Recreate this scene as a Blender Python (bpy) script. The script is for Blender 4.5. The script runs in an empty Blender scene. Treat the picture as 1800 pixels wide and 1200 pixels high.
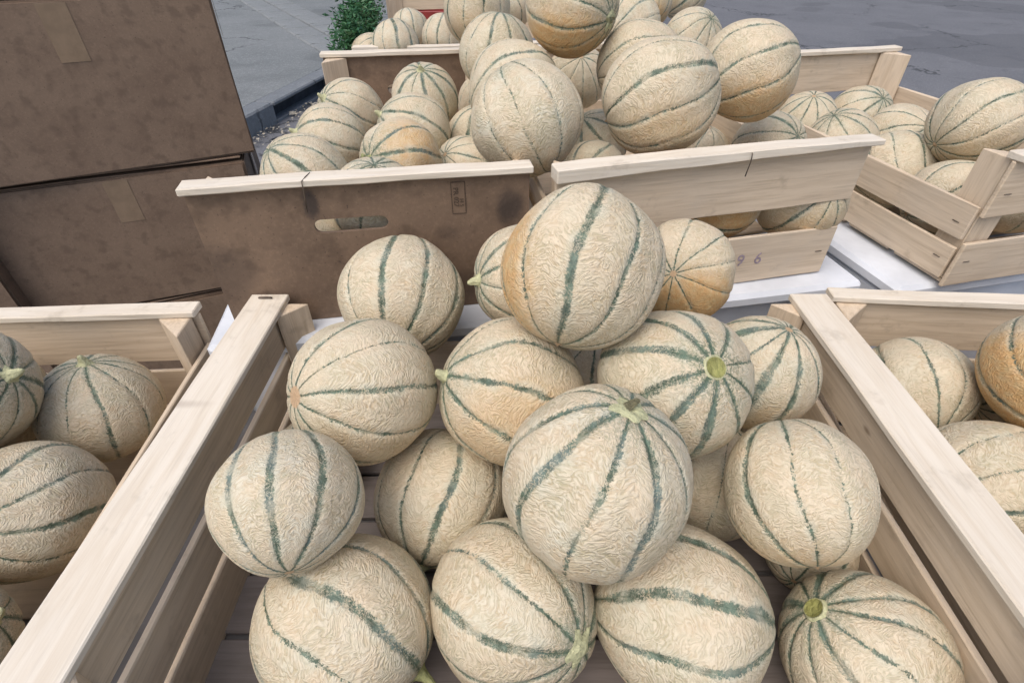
import bpy, bmesh, math, random
import numpy as np
from mathutils import Vector, Matrix, noise as mnoise

R = math.radians
random.seed(7)
S = bpy.context.scene
C = S.collection

# ------------------------------------------------------------------ camera, sky, sun, exposure
PITCH = 39.0
CAM = Vector((0, 0, 1.25))
cam_d = bpy.data.cameras.new('camera')
cam_d.sensor_width = 36; cam_d.lens = 36 * 930 / 1800
cam_d.clip_start = 0.02; cam_d.clip_end = 400
cam = bpy.data.objects.new('camera', cam_d)
cam.location = CAM; cam.rotation_euler = (R(90 - PITCH), 0, 0)
C.objects.link(cam); S.camera = cam

SUN_EL, SUN_AZ = 62, 215          # degrees; azimuth clockwise from +Y
w = bpy.data.worlds.new('World'); S.world = w; w.use_nodes = True
nt = w.node_tree; nt.nodes.clear()
sky = nt.nodes.new('ShaderNodeTexSky'); sky.sky_type = 'NISHITA'; sky.sun_disc = False
sky.sun_elevation = R(SUN_EL); sky.sun_rotation = R(SUN_AZ)
sky.air_density = 1.0; sky.dust_density = 4.0; sky.ozone_density = 1.0
bg = nt.nodes.new('ShaderNodeBackground'); bg.inputs[1].default_value = 0.12
wo = nt.nodes.new('ShaderNodeOutputWorld')
nt.links.new(sky.outputs[0], bg.inputs[0]); nt.links.new(bg.outputs[0], wo.inputs[0])

sun_d = bpy.data.lights.new('sun', 'SUN'); sun_d.energy = 1.3; sun_d.angle = R(60)
sun_d.color = (1.0, 0.93, 0.84)
sun = bpy.data.objects.new('sun', sun_d)
sv = Vector((math.sin(R(SUN_AZ)) * math.cos(R(SUN_EL)), math.cos(R(SUN_AZ)) * math.cos(R(SUN_EL)), math.sin(R(SUN_EL))))
sun.rotation_euler = sv.to_track_quat('Z', 'Y').to_euler(); sun.location = sv * 20
C.objects.link(sun)

vs = S.view_settings
vs.view_transform = 'Standard'; vs.look = 'None'; vs.gamma = 1; vs.use_curve_mapping = False
vs.exposure = 0.46

# ------------------------------------------------------------------ helpers
def tag(o, label=None, cat=None, group=None, kind=None):
    if label: o['label'] = label
    if cat: o['category'] = cat
    if group: o['group'] = group
    if kind: o['kind'] = kind
    return o

def link(name, me, mat=None, parent=None, M=None):
    o = bpy.data.objects.new(name, me)
    if mat is not None and me is not None and not me.materials: me.materials.append(mat)
    C.objects.link(o)
    if parent is not None: o.parent = parent
    if M is not None: o.matrix_local = M
    return o

def empty(name, M):
    o = bpy.data.objects.new(name, None); C.objects.link(o); o.matrix_world = M; o.empty_display_size = .05
    return o

def mesh(name, bm, smooth=False):
    me = bpy.data.meshes.new(name); bm.to_mesh(me); bm.free()
    if smooth: me.polygons.foreach_set('use_smooth', [True] * len(me.polygons))
    return me

def board_mesh(L, W, T, bow=0.0, taper=None, seg=6, bev=.0012):
    """a board: X along its length, Y thickness, Z width; slightly bowed in Z and with soft edges"""
    bm = bmesh.new()
    bmesh.ops.create_cube(bm, size=1)
    bmesh.ops.scale(bm, vec=(L, T, W), verts=bm.verts)
    if seg > 1:
        es = [e for e in bm.edges if abs((e.verts[0].co - e.verts[1].co).x) > L * .9]
        bmesh.ops.subdivide_edges(bm, edges=es, cuts=seg - 1, use_grid_fill=True)
    for v in bm.verts:
        f = v.co.x / L + .5
        v.co.z += bow * (1 - (2 * f - 1) ** 2)
        if seg > 3: v.co.z += random.uniform(-.0007, .0007); v.co.y += random.uniform(-.0004, .0004)
        if taper is not None and v.co.z < 0: v.co.z += taper * f
    b = min(bev, T * .3, W * .3)
    bmesh.ops.bevel(bm, geom=[e for e in bm.edges if e.calc_face_angle(0) > .6], offset=b, segments=1, affect='EDGES')
    return mesh('board', bm)

def basis(p0, p1, up):
    """matrix centred between p0 and p1 with X from p0 to p1 and Z as near to up as can be"""
    p0, p1 = Vector(p0), Vector(p1)
    x = (p1 - p0).normalized(); y = Vector(up).cross(x).normalized(); z = x.cross(y)
    M = Matrix((x, y, z)).transposed().to_4x4(); M.translation = (p0 + p1) / 2
    return M, (p1 - p0).length

def board(name, p0, p1, W, T, mat, parent, up=(0, 0, 1), **k):
    M, L = basis(p0, p1, up)
    return link(name, board_mesh(L, W, T, **k), mat, parent, parent.matrix_world.inverted() @ M if parent else M)

def tube_mesh(pts, rad, n=8, closed_ends=True):
    bm = bmesh.new(); rings = []
    pts = [Vector(p) for p in pts]
    rr = rad if isinstance(rad, (list, tuple)) else [rad] * len(pts)
    ref = Vector((.37, .81, .45))
    for i, p in enumerate(pts):
        d = (pts[min(i + 1, len(pts) - 1)] - pts[max(i - 1, 0)]).normalized()
        a = d.cross(ref).normalized(); b = d.cross(a)
        rings.append([bm.verts.new(p + (a * math.cos(t) + b * math.sin(t)) * rr[i]) for t in [2 * math.pi * k / n for k in range(n)]])
    for r0, r1 in zip(rings, rings[1:]):
        for k in range(n): bm.faces.new((r0[k], r0[(k + 1) % n], r1[(k + 1) % n], r1[k]))
    if closed_ends: bm.faces.new(rings[0][::-1]); bm.faces.new(rings[-1])
    bmesh.ops.recalc_face_normals(bm, faces=bm.faces)
    return mesh('tube', bm, True)

# ------------------------------------------------------------------ node helper
class N:
    def __init__(s, name):
        s.m = bpy.data.materials.new(name); s.m.use_nodes = True
        s.t = s.m.node_tree; s.t.nodes.clear()
        s.out = s.t.nodes.new('ShaderNodeOutputMaterial'); s.b = s.t.nodes.new('ShaderNodeBsdfPrincipled')
        s.t.links.new(s.b.outputs[0], s.out.inputs[0])
    def n(s, typ, **k):
        nd = s.t.nodes.new(typ)
        for a, v in k.items(): setattr(nd, a, v)
        return nd
    def put(s, sock, v):
        if v is None: return
        if isinstance(v, bpy.types.NodeSocket): s.t.links.new(v, sock)
        else:
            if isinstance(v, tuple) and len(v) == 3 and sock.type == 'RGBA': v = (*v, 1)
            sock.default_value = v
    def math(s, op, a, b=None, c=None, clamp=False):
        nd = s.n('ShaderNodeMath', operation=op, use_clamp=clamp)
        for i, v in enumerate((a, b, c)): s.put(nd.inputs[i], v)
        return nd.outputs[0]
    def vmath(s, op, a, b=None, c=None):
        nd = s.n('ShaderNodeVectorMath', operation=op)
        s.put(nd.inputs[0], a)
        if b is not None: s.put(nd.inputs['Scale'] if op == 'SCALE' else nd.inputs[1], b)
        if c is not None: s.put(nd.inputs[2], c)
        return nd.outputs['Value'] if op in ('LENGTH', 'DISTANCE', 'DOT_PRODUCT') else nd.outputs[0]
    def noise(s, vec, scale, detail=2, rough=.5, dist=0, color=False):
        nd = s.n('ShaderNodeTexNoise'); s.put(nd.inputs['Vector'], vec)
        for k, v in (('Scale', scale), ('Detail', detail), ('Roughness', rough), ('Distortion', dist)): s.put(nd.inputs[k], v)
        return nd.outputs['Color' if color else 'Fac']
    def step(s, v, a, b):
        nd = s.n('ShaderNodeMapRange', interpolation_type='SMOOTHSTEP'); s.put(nd.inputs[0], v); s.put(nd.inputs[1], a); s.put(nd.inputs[2], b)
        nd.inputs[3].default_value = 0; nd.inputs[4].default_value = 1
        return nd.outputs[0]
    def mix(s, f, a, b, mode='MIX'):
        nd = s.n('ShaderNodeMix', data_type='RGBA', blend_type=mode)
        s.put(nd.inputs[0], f); s.put(nd.inputs[6], a); s.put(nd.inputs[7], b)
        return nd.outputs[2]
    def attr(s, name, typ='GEOMETRY', out='Fac'):
        return s.n('ShaderNodeAttribute', attribute_type=typ, attribute_name=name).outputs[out]
    def obj(s): return s.n('ShaderNodeTexCoord').outputs['Object']
    def rnd(s): return s.n('ShaderNodeObjectInfo').outputs['Random']
    def sep(s, v): return s.n('ShaderNodeSeparateXYZ'), v
    def xyz(s, v):
        nd = s.n('ShaderNodeSeparateXYZ'); s.put(nd.inputs[0], v); return nd.outputs
    def comb(s, x, y, z):
        nd = s.n('ShaderNodeCombineXYZ')
        for i, v in enumerate((x, y, z)): s.put(nd.inputs[i], v)
        return nd.outputs[0]
    def bump(s, h, strength, dist, normal=None):
        nd = s.n('ShaderNodeBump'); s.put(nd.inputs['Height'], h); s.put(nd.inputs['Strength'], strength); s.put(nd.inputs['Distance'], dist)
        if normal is not None: s.put(nd.inputs['Normal'], normal)
        return nd.outputs[0]
    def done(s, col, rough=.6, normal=None, spec=.4, sss=None):
        s.put(s.b.inputs['Base Color'], col); s.put(s.b.inputs['Roughness'], rough); s.put(s.b.inputs['Specular IOR Level'], spec)
        if normal is not None: s.put(s.b.inputs['Normal'], normal)
        return s.m

# ------------------------------------------------------------------ materials
def melon_material():
    s = N('melon_rind')
    P = s.obj()
    seed = s.attr('seed', 'OBJECT'); ripe = s.attr('ripe', 'OBJECT'); wid = s.attr('stripe', 'OBJECT')
    green = s.attr('green', 'OBJECT'); pale = s.attr('pale', 'OBJECT'); patch = s.attr('patch', 'OBJECT', 'Vector')
    so = s.comb(seed, s.math('MULTIPLY', seed, 1.7), s.math('MULTIPLY', seed, -.6))
    Q = s.vmath('ADD', P, so)
    du = s.attr('suture'); col = s.attr('colat'); sid = s.attr('suture_tone'); wrk = s.vmath('ADD', s.attr('wrinkle', out='Vector'), so)
    big = s.noise(Q, 1.6, 3, .55)
    mid = s.noise(Q, 6, 3, .6)
    fine = s.noise(Q, 38, 3, .65)
    # netting: worm-like ridges lying across each lobe
    warp = s.noise(Q, 6, 2, .5, color=True)
    wv = s.vmath('ADD', wrk, s.vmath('SCALE', s.vmath('SUBTRACT', warp, (.5, .5, .5)), .20))
    n1 = s.noise(wv, 4.0, 1.6, .5, .5)
    n2 = s.noise(s.vmath('ADD', wv, (3.1, 7.7, 1.3)), 11, 1.0, .5, .6)
    r1 = s.math('MULTIPLY_ADD', s.math('SINE', s.math('MULTIPLY', n1, 46.0)), .5, .5)                   # worm-like ridges following each other
    r1 = s.step(r1, .05, .85)
    r2 = s.step(s.math('ABSOLUTE', s.math('SUBTRACT', n2, .5)), .17, .0)
    v1 = s.step(r1, .22, .0)
    net = s.math('ADD', s.math('MULTIPLY', r1, .5), s.math('MULTIPLY', r2, .5))
    smoothp = s.math('MULTIPLY', s.step(s.noise(Q, 2.3, 2, .5), .38, .58), .4)                          # how strongly the skin is netted
    netk = s.math('ADD', smoothp, .6)
    # stripes in the sutures
    wn = s.noise(Q, 3.2, 2, .6)
    edge = s.noise(Q, 30, 3, .7)
    edge2 = s.noise(Q, 75, 2, .6)
    pole = s.math('MULTIPLY', s.step(col, 0.0, .5), s.step(col, 3.141, 1.9))
    pole = s.math('ADD', s.math('MULTIPLY', pole, .5), .5)
    width = s.math('MULTIPLY', s.math('MULTIPLY', wid, pole), s.math('MULTIPLY', sid, s.math('ADD', s.math('MULTIPLY', wn, 1.7), .12)))
    dd = s.math('ADD', du, s.math('ADD', s.math('MULTIPLY', s.math('SUBTRACT', edge, .5), .075), s.math('MULTIPLY', s.math('SUBTRACT', edge2, .5), .05)))
    dd = s.math('ADD', dd, s.math('MULTIPLY', s.math('SUBTRACT', n2, .5), .05))
    m_st = s.step(dd, width, s.math('MULTIPLY', width, .55))
    # flecks of netting growing over a stripe
    fl = s.step(s.noise(Q, 40, 3, .75, .9), .49, .57)
    flk = s.math('MULTIPLY', s.step(s.noise(Q, 4.5, 1, .5), .34, .56), .75)
    m_st = s.math('MULTIPLY', m_st, s.math('SUBTRACT', 1.0, s.math('MULTIPLY', fl, flk)))
    m_st = s.math('MULTIPLY', m_st, s.math('SUBTRACT', 1.0, s.math('MULTIPLY', s.step(s.noise(s.vmath('ADD', Q, (5.0, 2.0, 9.0)), 3.0, 2, .5), .52, .66), .42)))
    m_line = s.step(s.math('ADD', du, s.math('MULTIPLY', s.math('SUBTRACT', edge, .5), .02)), .016, .004)   # thin crease in each suture
    halo = s.math('MULTIPLY', s.step(du, s.math('ADD', s.math('MULTIPLY', width, 1.9), .05), s.math('MULTIPLY', width, .8)), s.step(wn, .40, .66))
    # green freckles near the stem
    fr = s.math('MULTIPLY', s.step(col, .85, .12), s.step(s.noise(Q, 20, 3, .75, 1.0), .47, .56))
    fr = s.math('MULTIPLY', fr, s.math('MULTIPLY', s.step(du, .24, .02), s.math('ADD', .25, green)), clamp=True)
    # colours
    ridge = s.mix(s.step(big, .35, .65), (.68, .575, .425), (.645, .58, .445))
    ridge = s.mix(s.math('MULTIPLY', s.step(fine, .42, .7), .25), ridge, (.76, .68, .56))
    ridge = s.mix(s.math('MULTIPLY', s.step(s.noise(Q, 2.6, 2, .5), .45, .7), pale), ridge, (.66, .64, .53))
    valley = s.mix(s.step(mid, .35, .65), (.56, .45, .295), (.51, .465, .32))
    valley = s.mix(s.math('MULTIPLY', s.step(s.noise(Q, 2.1, 2, .5), .42, .68), green), valley, (.33, .34, .22))
    nf = s.math('ADD', s.math('MULTIPLY', net, netk), s.math('SUBTRACT', 1.0, netk))
    base = s.mix(s.math('MULTIPLY', nf, .92), valley, ridge)
    base = s.mix(s.math('MULTIPLY', s.math('MULTIPLY', v1, netk), .25), base, (.46, .34, .22))
    # ripe orange patch on one side
    pd = s.vmath('DOT_PRODUCT', s.vmath('NORMALIZE', P), patch)
    pm = s.step(s.math('ADD', pd, s.math('MULTIPLY', s.math('SUBTRACT', mid, .5), .5)), .28, .80)
    org = s.mix(s.step(s.noise(Q, 9, 3, .6), .35, .7), (.60, .31, .085), (.62, .42, .18))
    base = s.mix(s.math('MULTIPLY', s.math('MULTIPLY', pm, ripe), .72), base, org)
    base = s.mix(s.math('MULTIPLY', s.step(big, .3, .75), s.math('MULTIPLY', ripe, .14)), base, (.60, .38, .15))
    base = s.mix(s.math('MULTIPLY', halo, .5), base, (.56, .56, .45))
    st = s.mix(s.step(s.noise(Q, 7, 2, .6), .38, .66), (.022, .058, .034), (.11, .18, .13))
    st = s.mix(s.math('MULTIPLY', s.step(s.noise(Q, 2.2, 1, .5), .46, .62), s.math('MULTIPLY', pale, .7)), st, (.13, .19, .205))
    st = s.mix(s.math('MULTIPLY', s.step(edge2, .45, .7), .4), st, (.28, .31, .25))
    lk = s.math('ADD', .4, s.math('MULTIPLY', s.step(s.math('ABSOLUTE', s.math('SUBTRACT', col, 1.45)), .55, 1.15), .45))
    base = s.mix(s.math('MULTIPLY', m_line, lk), base, (.085, .10, .05))
    base = s.mix(s.math('MULTIPLY', m_st, .93), base, st)
    base = s.mix(s.math('MULTIPLY', fr, .75), base, (.09, .14, .085))
    # little dark specks and scuffs
    vo = s.n('ShaderNodeTexVoronoi', feature='F1'); s.put(vo.inputs['Vector'], Q); s.put(vo.inputs['Scale'], 9)
    spk = s.math('MULTIPLY', s.step(vo.outputs['Distance'], .075, .045), s.step(s.noise(Q, 3.3, 1, .5), .58, .66))
    base = s.mix(s.math('MULTIPLY', spk, .8), base, (.10, .07, .04))
    # blossom scar at the bottom pole
    scr = s.math('SUBTRACT', 3.1416, s.attr('scar', 'OBJECT'))
    sc = s.step(s.math('ADD', col, s.math('MULTIPLY', s.math('SUBTRACT', edge, .5), .05)), scr, s.math('ADD', scr, .02))
    base = s.mix(s.math('MULTIPLY', sc, .9), base, (.56, .38, .23))
    # relief
    h = s.math('ADD', s.math('MULTIPLY', s.math('MULTIPLY', net, netk), 1.0), s.math('MULTIPLY', fine, .10))
    h = s.math('SUBTRACT', h, s.math('MULTIPLY', s.math('MULTIPLY', v1, netk), .25))
    h = s.math('MULTIPLY', h, s.math('SUBTRACT', 1.0, s.math('MULTIPLY', m_st, .8)))
    h = s.math('ADD', h, s.math('MULTIPLY', s.math('MULTIPLY', m_st, edge2), .45))
    h = s.math('SUBTRACT', h, s.math('MULTIPLY', m_line, .3))
    nrm = s.bump(h, .40, .0030)
    return s.done(base, s.math('ADD', .46, s.math('MULTIPLY', mid, .2)), nrm, .38)

def wood_material(name, light, dark, grain=1.0, grey=.25):
    s = N(name); P = s.obj(); r = s.rnd()
    Q = s.vmath('ADD', P, s.comb(s.math('MULTIPLY', r, 9), s.math('MULTIPLY', r, 5), s.math('MULTIPLY', r, 7)))
    x, y, z = s.xyz(Q)
    g = s.comb(s.math('MULTIPLY', x, 5), s.math('MULTIPLY', y, 60), s.math('MULTIPLY', z, 90))
    a = s.noise(g, 1.6, 4, .65, .6)
    b = s.noise(s.comb(s.math('MULTIPLY', x, 14), s.math('MULTIPLY', y, 300), s.math('MULTIPLY', z, 420)), 1, 2, .6)
    c = s.noise(Q, 9, 3, .6)
    col = s.mix(s.math('MULTIPLY', s.step(a, .35, .75), .75 * grain), light, dark)
    col = s.mix(s.math('MULTIPLY', s.step(b, .5, .75), .28 * grain), col, tuple(v * .62 for v in dark))
    col = s.mix(s.math('MULTIPLY', s.step(c, .45, .8), grey), col, (.42, .40, .37))
    col = s.mix(s.math('MULTIPLY', s.step(s.noise(Q, 22, 4, .7), .56, .72), .35), col, tuple(v * .55 for v in dark))
    vo = s.n('ShaderNodeTexVoronoi', feature='F1'); s.put(vo.inputs['Vector'], s.comb(s.math('MULTIPLY', x, 9), y, s.math('MULTIPLY', z, 22))); s.put(vo.inputs['Scale'], 1)
    kn = s.math('MULTIPLY', s.step(vo.outputs['Distance'], .10, .04), s.step(s.noise(Q, 6, 1, .5), .50, .56))
    col = s.mix(s.math('MULTIPLY', kn, .75), col, (.16, .10, .06))
    col = s.mix(s.math('MULTIPLY', s.math('SUBTRACT', r, .5), .25), col, dark)
    nrm = s.bump(s.math('ADD', a, s.math('MULTIPLY', b, .6)), .35, .0012)
    return s.done(col, .68, nrm, .3)

def hardboard_material(name='hardboard', base=((.23, .158, .108), (.16, .11, .076)), stains=()):
    s = N(name); P = s.obj(); r = s.rnd()
    Q = s.vmath('ADD', P, s.comb(s.math('MULTIPLY', r, 4), 0, s.math('MULTIPLY', r, 3)))
    a = s.noise(Q, 9, 4, .6); f = s.noise(Q, 260, 3, .7); bl = s.noise(Q, 32, 3, .6)
    col = s.mix(s.step(a, .3, .7), *base)
    col = s.mix(s.math('MULTIPLY', s.step(f, .45, .75), .35), col, tuple(v * 1.45 for v in base[0]))
    col = s.mix(s.math('MULTIPLY', s.step(bl, .48, .68), .55), col, tuple(v * .7 for v in base[1]))
    sp = s.step(s.noise(Q, 330, 1, .5), .70, .76)
    col = s.mix(s.math('MULTIPLY', sp, .5), col, (.04, .03, .025))
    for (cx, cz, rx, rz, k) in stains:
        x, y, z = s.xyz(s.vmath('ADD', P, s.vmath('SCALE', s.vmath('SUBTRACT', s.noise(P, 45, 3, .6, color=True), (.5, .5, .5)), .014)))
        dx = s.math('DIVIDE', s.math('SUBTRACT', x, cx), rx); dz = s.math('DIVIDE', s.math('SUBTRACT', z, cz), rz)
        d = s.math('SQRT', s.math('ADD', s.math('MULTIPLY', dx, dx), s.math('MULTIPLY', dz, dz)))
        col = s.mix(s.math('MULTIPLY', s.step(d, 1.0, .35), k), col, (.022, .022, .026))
    nrm = s.bump(s.math('ADD', f, bl), .25, .0008)
    return s.done(col, .62, nrm, .35)

def plain(name, col, rough=.5, var=.12, scale=20, spec=.4, bump=.15, bd=.001):
    s = N(name); P = s.obj(); a = s.noise(P, scale, 4, .6)
    c = s.mix(s.step(a, .3, .7), tuple(v * (1 - var) for v in col), tuple(min(1, v * (1 + var)) for v in col))
    return s.done(c, rough, s.bump(a, bump, bd), spec)

def asphalt_material(name, c0, c1, grit=1.0, patch=(.30, .31, .33)):
    s = N(name); P = s.obj()
    a = s.noise(P, .9, 5, .6); g = s.noise(P, 70, 3, .8); g2 = s.noise(P, 30, 5, .8); p = s.noise(P, 2.6, 4, .65, .8)
    col = s.mix(s.step(a, .35, .65), c0, c1)
    col = s.mix(s.math('MULTIPLY', s.step(g, .48, .66), .6 * grit), col, patch)
    col = s.mix(s.math('MULTIPLY', s.step(g2, .54, .64), .45 * grit), col, tuple(v * 1.15 for v in patch))
    col = s.mix(s.math('MULTIPLY', s.step(p, .52, .70), .25), col, tuple(v * .62 for v in c0))
    col = s.mix(s.math('MULTIPLY', s.step(s.noise(P, 55, 2, .6), .68, .73), .7), col, (.42, .43, .43))
    vc = s.n('ShaderNodeTexVoronoi', feature='DISTANCE_TO_EDGE')
    s.put(vc.inputs['Vector'], s.vmath('ADD', P, s.vmath('SCALE', s.noise(P, 3, 4, .65, color=True), .5))); s.put(vc.inputs['Scale'], .55)
    ck = s.math('MULTIPLY', s.step(vc.outputs['Distance'], .010, .003), s.step(s.noise(P, .7, 2, .5), .42, .55))
    col = s.mix(s.math('MULTIPLY', ck, .8), col, (.045, .048, .052))
    pt = s.step(s.noise(s.vmath('ADD', P, (31.0, 7.0, 0.0)), .45, 3, .4), .56, .575)                     # darker repair patches
    col = s.mix(s.math('MULTIPLY', pt, .35), col, tuple(v * .6 for v in c0))
    return s.done(col, .85, s.bump(s.math('SUBTRACT', s.math('ADD', g, g2), ck), .6, .006), .25)

M_RIND = melon_material()
M_POP = wood_material('poplar_wood', (.67, .555, .42), (.50, .395, .28))
M_POPW = wood_material('pale_poplar', (.74, .68, .58), (.60, .51, .39), .8, .15)
M_HB = hardboard_material()
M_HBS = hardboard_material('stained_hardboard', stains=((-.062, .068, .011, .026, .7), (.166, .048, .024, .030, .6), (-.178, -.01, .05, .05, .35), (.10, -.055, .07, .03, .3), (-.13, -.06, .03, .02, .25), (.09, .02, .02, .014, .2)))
M_INK = plain('dark_ink', (.095, .066, .046), .8, .3, 300)
M_INKM = plain('mauve_ink', (.33, .27, .32), .8, .25, 200)
M_CRATEFLOOR = wood_material('grey_crate_floor', (.25, .22, .21), (.17, .145, .13))
M_WIRE = plain('rusty_wire', (.10, .075, .055), .5, .4, 120, .5)
M_WHITE = plain('white_polystyrene', (.68, .72, .78), .55, .10, 11, .3, .2, .0008)
M_STEM = plain('green_stem', (.34, .36, .17), .6, .3, 9, .35, .5, .01)
M_STEMP = plain('pale_stem', (.50, .50, .30), .6, .22, 9, .35, .5, .01)
M_DRY = plain('dry_stem', (.27, .25, .15), .75, .35, 12, .3, .5, .01)
M_OLIVE = plain('olive_scar', (.27, .27, .09), .55, .25, 9, .4, .5, .01)
M_CARD = hardboard_material('brown_cardboard', ((.235, .165, .115), (.19, .13, .09)))
M_TAPE = plain('packing_tape', (.25, .18, .12), .25, .1, 30, .5)
M_TABLE = plain('grey_table_top', (.22, .215, .22), .6, .15, 14)
M_METAL = plain('grey_steel', (.20, .21, .22), .4, .15, 40, .5)
M_ROAD = asphalt_material('road_asphalt', (.125, .13, .145), (.15, .155, .17), 1.0, (.22, .23, .245))
M_PAVE = asphalt_material('pavement_asphalt', (.15, .165, .17), (.185, .20, .205), 1.0, (.28, .295, .30))
M_SLAB = asphalt_material('stone_slab', (.185, .20, .205), (.22, .235, .24), .8, (.29, .31, .32))
M_KERB = asphalt_material('kerb_stone', (.15, .165, .18), (.19, .205, .22), .6, (.24, .27, .30))
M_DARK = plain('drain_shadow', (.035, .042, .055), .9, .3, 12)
M_RED = plain('red_plastic', (.32, .05, .045), .4, .15, 10, .5)
M_LITTER = plain('dry_litter', (.38, .35, .29), .8, .35, 40)
M_LEAF = None
def leaf_material():
    s = N('herb_leaf'); P = s.obj(); r = s.attr('leaf_tone')
    c = s.mix(r, (.014, .068, .024), (.065, .19, .07))
    c = s.mix(s.math('MULTIPLY', s.step(s.noise(P, 30, 2, .5), .5, .7), .4), c, (.035, .11, .06))
    m = s.done(c, .45, None, .4)
    return m
M_LEAF = leaf_material()

# ------------------------------------------------------------------ the setting
def sheet(name, pts, mat, z):
    bm = bmesh.new(); f = bm.faces.new([bm.verts.new((x, y, z)) for x, y in pts]); bm.normal_update()
    if f.normal.z < 0: f.normal_flip()
    return link(name, mesh(name, bm), mat)

road = tag(sheet('road', [(-60, -60), (60, -60), (60, 120), (-60, 120)], M_ROAD, 0), kind='structure')
# kerb line on the ground, from the left border of the photograph to behind the rear crates
K0, K1 = Vector((-1.90, 3.55, 0)), Vector((-1.60, 5.25, 0))
kd = (K1 - K0).normalized(); kn = Vector((-kd.y, kd.x, 0))          # kn points to the pavement side (left)
KH = .15
def kp(t, d, z=0): 
    p = K0 + kd * t + kn * d; return Vector((p.x, p.y, z))
bm = bmesh.new()
ring = [kp(-14, .16), kp(22, .16), kp(22, 40), kp(-14, 40)]
top = [bm.verts.new((p.x, p.y, KH - .004)) for p in ring]; bot = [bm.verts.new((p.x, p.y, -.02)) for p in ring]
f = bm.faces.new(top); bm.normal_update()
if f.normal.z < 0: f.normal_flip()
for i in range(4): bm.faces.new((top[i], bot[i], bot[(i + 1) % 4], top[(i + 1) % 4]))
pave = tag(link('pavement', mesh('pavement', bm), M_PAVE), kind='structure')
kerb = tag(empty('kerb', Matrix.Translation(K0)), kind='structure')
def kbox(name, t0, t1, d0, d1, z0, z1, mat, parent, bev=.012):
    c = kp((t0 + t1) / 2, (d0 + d1) / 2, (z0 + z1) / 2)
    M, L = basis(kp(t0, (d0 + d1) / 2, (z0 + z1) / 2), kp(t1, (d0 + d1) / 2, (z0 + z1) / 2), (0, 0, 1))
    return link(name, board_mesh(L, z1 - z0, abs(d1 - d0), seg=4, bev=bev), mat, parent, parent.matrix_world.inverted() @ M)
t = -6.0
DR0, DR1 = .66, 1.66                                                # the storm-drain opening
while t < 12:
    if abs(t - DR0) < .01:
        kbox('kerb_stone', DR0 + .004, DR1 - .004, 0, .157, .118, KH, M_KERB, kerb)      # lintel over the opening
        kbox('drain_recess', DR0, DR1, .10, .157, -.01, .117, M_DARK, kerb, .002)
        kbox('drain_sill', DR0, DR1, .004, .098, -.01, .02, M_KERB, kerb, .003)
        t = DR1; continue
    L = min(.98, DR0 - t) if t < DR0 else .98
    kbox('kerb_stone', t + .004, t + L - .004, 0, .157, -.02, KH + random.uniform(-.002, .002), M_KERB, kerb)
    t += L
# band of worn stone slabs let into the pavement
band = tag(empty('paving_band', Matrix.Translation((-2.6, 7.2, KH))), kind='structure')
A0, A1 = Vector((-3.75, 9.05, 0)), Vector((-1.95, 6.05, 0)); bd_ = (A1 - A0).normalized(); bn_ = Vector((-bd_.y, bd_.x, 0))
tt = -2.6
while tt < 3.7:
    L = random.uniform(.62, .95)
    for (d0, d1) in ((-.02, .30), (.31, .64)):
        p0 = A0 + bd_ * (tt + .012) + bn_ * ((d0 + d1) / 2); p1 = A0 + bd_ * (tt + L - .012) + bn_ * ((d0 + d1) / 2)
        zz = KH - .012 + random.uniform(-.003, .006)
        M, LL = basis((p0.x, p0.y, zz), (p1.x, p1.y, zz), (0, 0, 1))
        M = M @ Matrix.Rotation(random.uniform(-.02, .02), 4, 'Z')
        link('paving_slab', board_mesh(LL, .05, d1 - d0 - .016, seg=1, bev=.012), M_SLAB, band, band.matrix_world.inverted() @ M)
    tt += L
# gutter litter: dry leaf crumbs along the kerb foot
bm = bmesh.new()
for i in range(520):
    t = random.uniform(-2.5, 2.6); d = -abs(random.gauss(0, .10)) - .01
    p = kp(t, d, .012 + random.random() * .02); sz = random.uniform(.004, .016) * (1.8 if random.random() < .12 else 1)
    M = Matrix.Translation(p) @ Matrix.Rotation(random.random() * 6.3, 4, 'Z') @ Matrix.Rotation(random.uniform(-.9, .9), 4, 'X')
    vs_ = [bm.verts.new(M @ Vector(q) * 1) for q in ((-sz, -sz * .5, 0), (sz * .7, -sz * .6, sz * .2), (sz, sz * .4, 0), (-sz * .4, sz * .6, sz * .25))]
    bm.faces.new(vs_)
tag(link('litter', mesh('litter', bm), M_LITTER), label='dry leaf crumbs littering the gutter along the kerb', kind='stuff')

# ------------------------------------------------------------------ tables
def table(x0, x1, y0, y1, z, label):
    r = tag(empty('trestle_table', Matrix.Translation(((x0 + x1) / 2, (y0 + y1) / 2, 0))), label, 'table', 'market stall tables')
    ym = (y0 + y1) / 2
    M, L = basis((x0, ym, z - .015), (x1, ym, z - .015), (0, 0, 1))
    link('table_top', board_mesh(L, .03, y1 - y0, seg=1, bev=.004), M_TABLE, r, r.matrix_world.inverted() @ M)
    for sx in (x0 + .12, x1 - .12):
        for sy in (y0 + .06, y1 - .06):
            link('leg', tube_mesh([(sx, sy, 0), (sx, sy, z - .03)], .016), M_METAL, r, r.matrix_world.inverted())
    return r
TZ = .666
TF = .692
table(-1.02, 1.25, .05, .580, TF, 'grey trestle table under the front melon crates')
table(-.47, 1.30, .595, 2.05, TZ, 'grey trestle table behind, under the white boxes')

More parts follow.
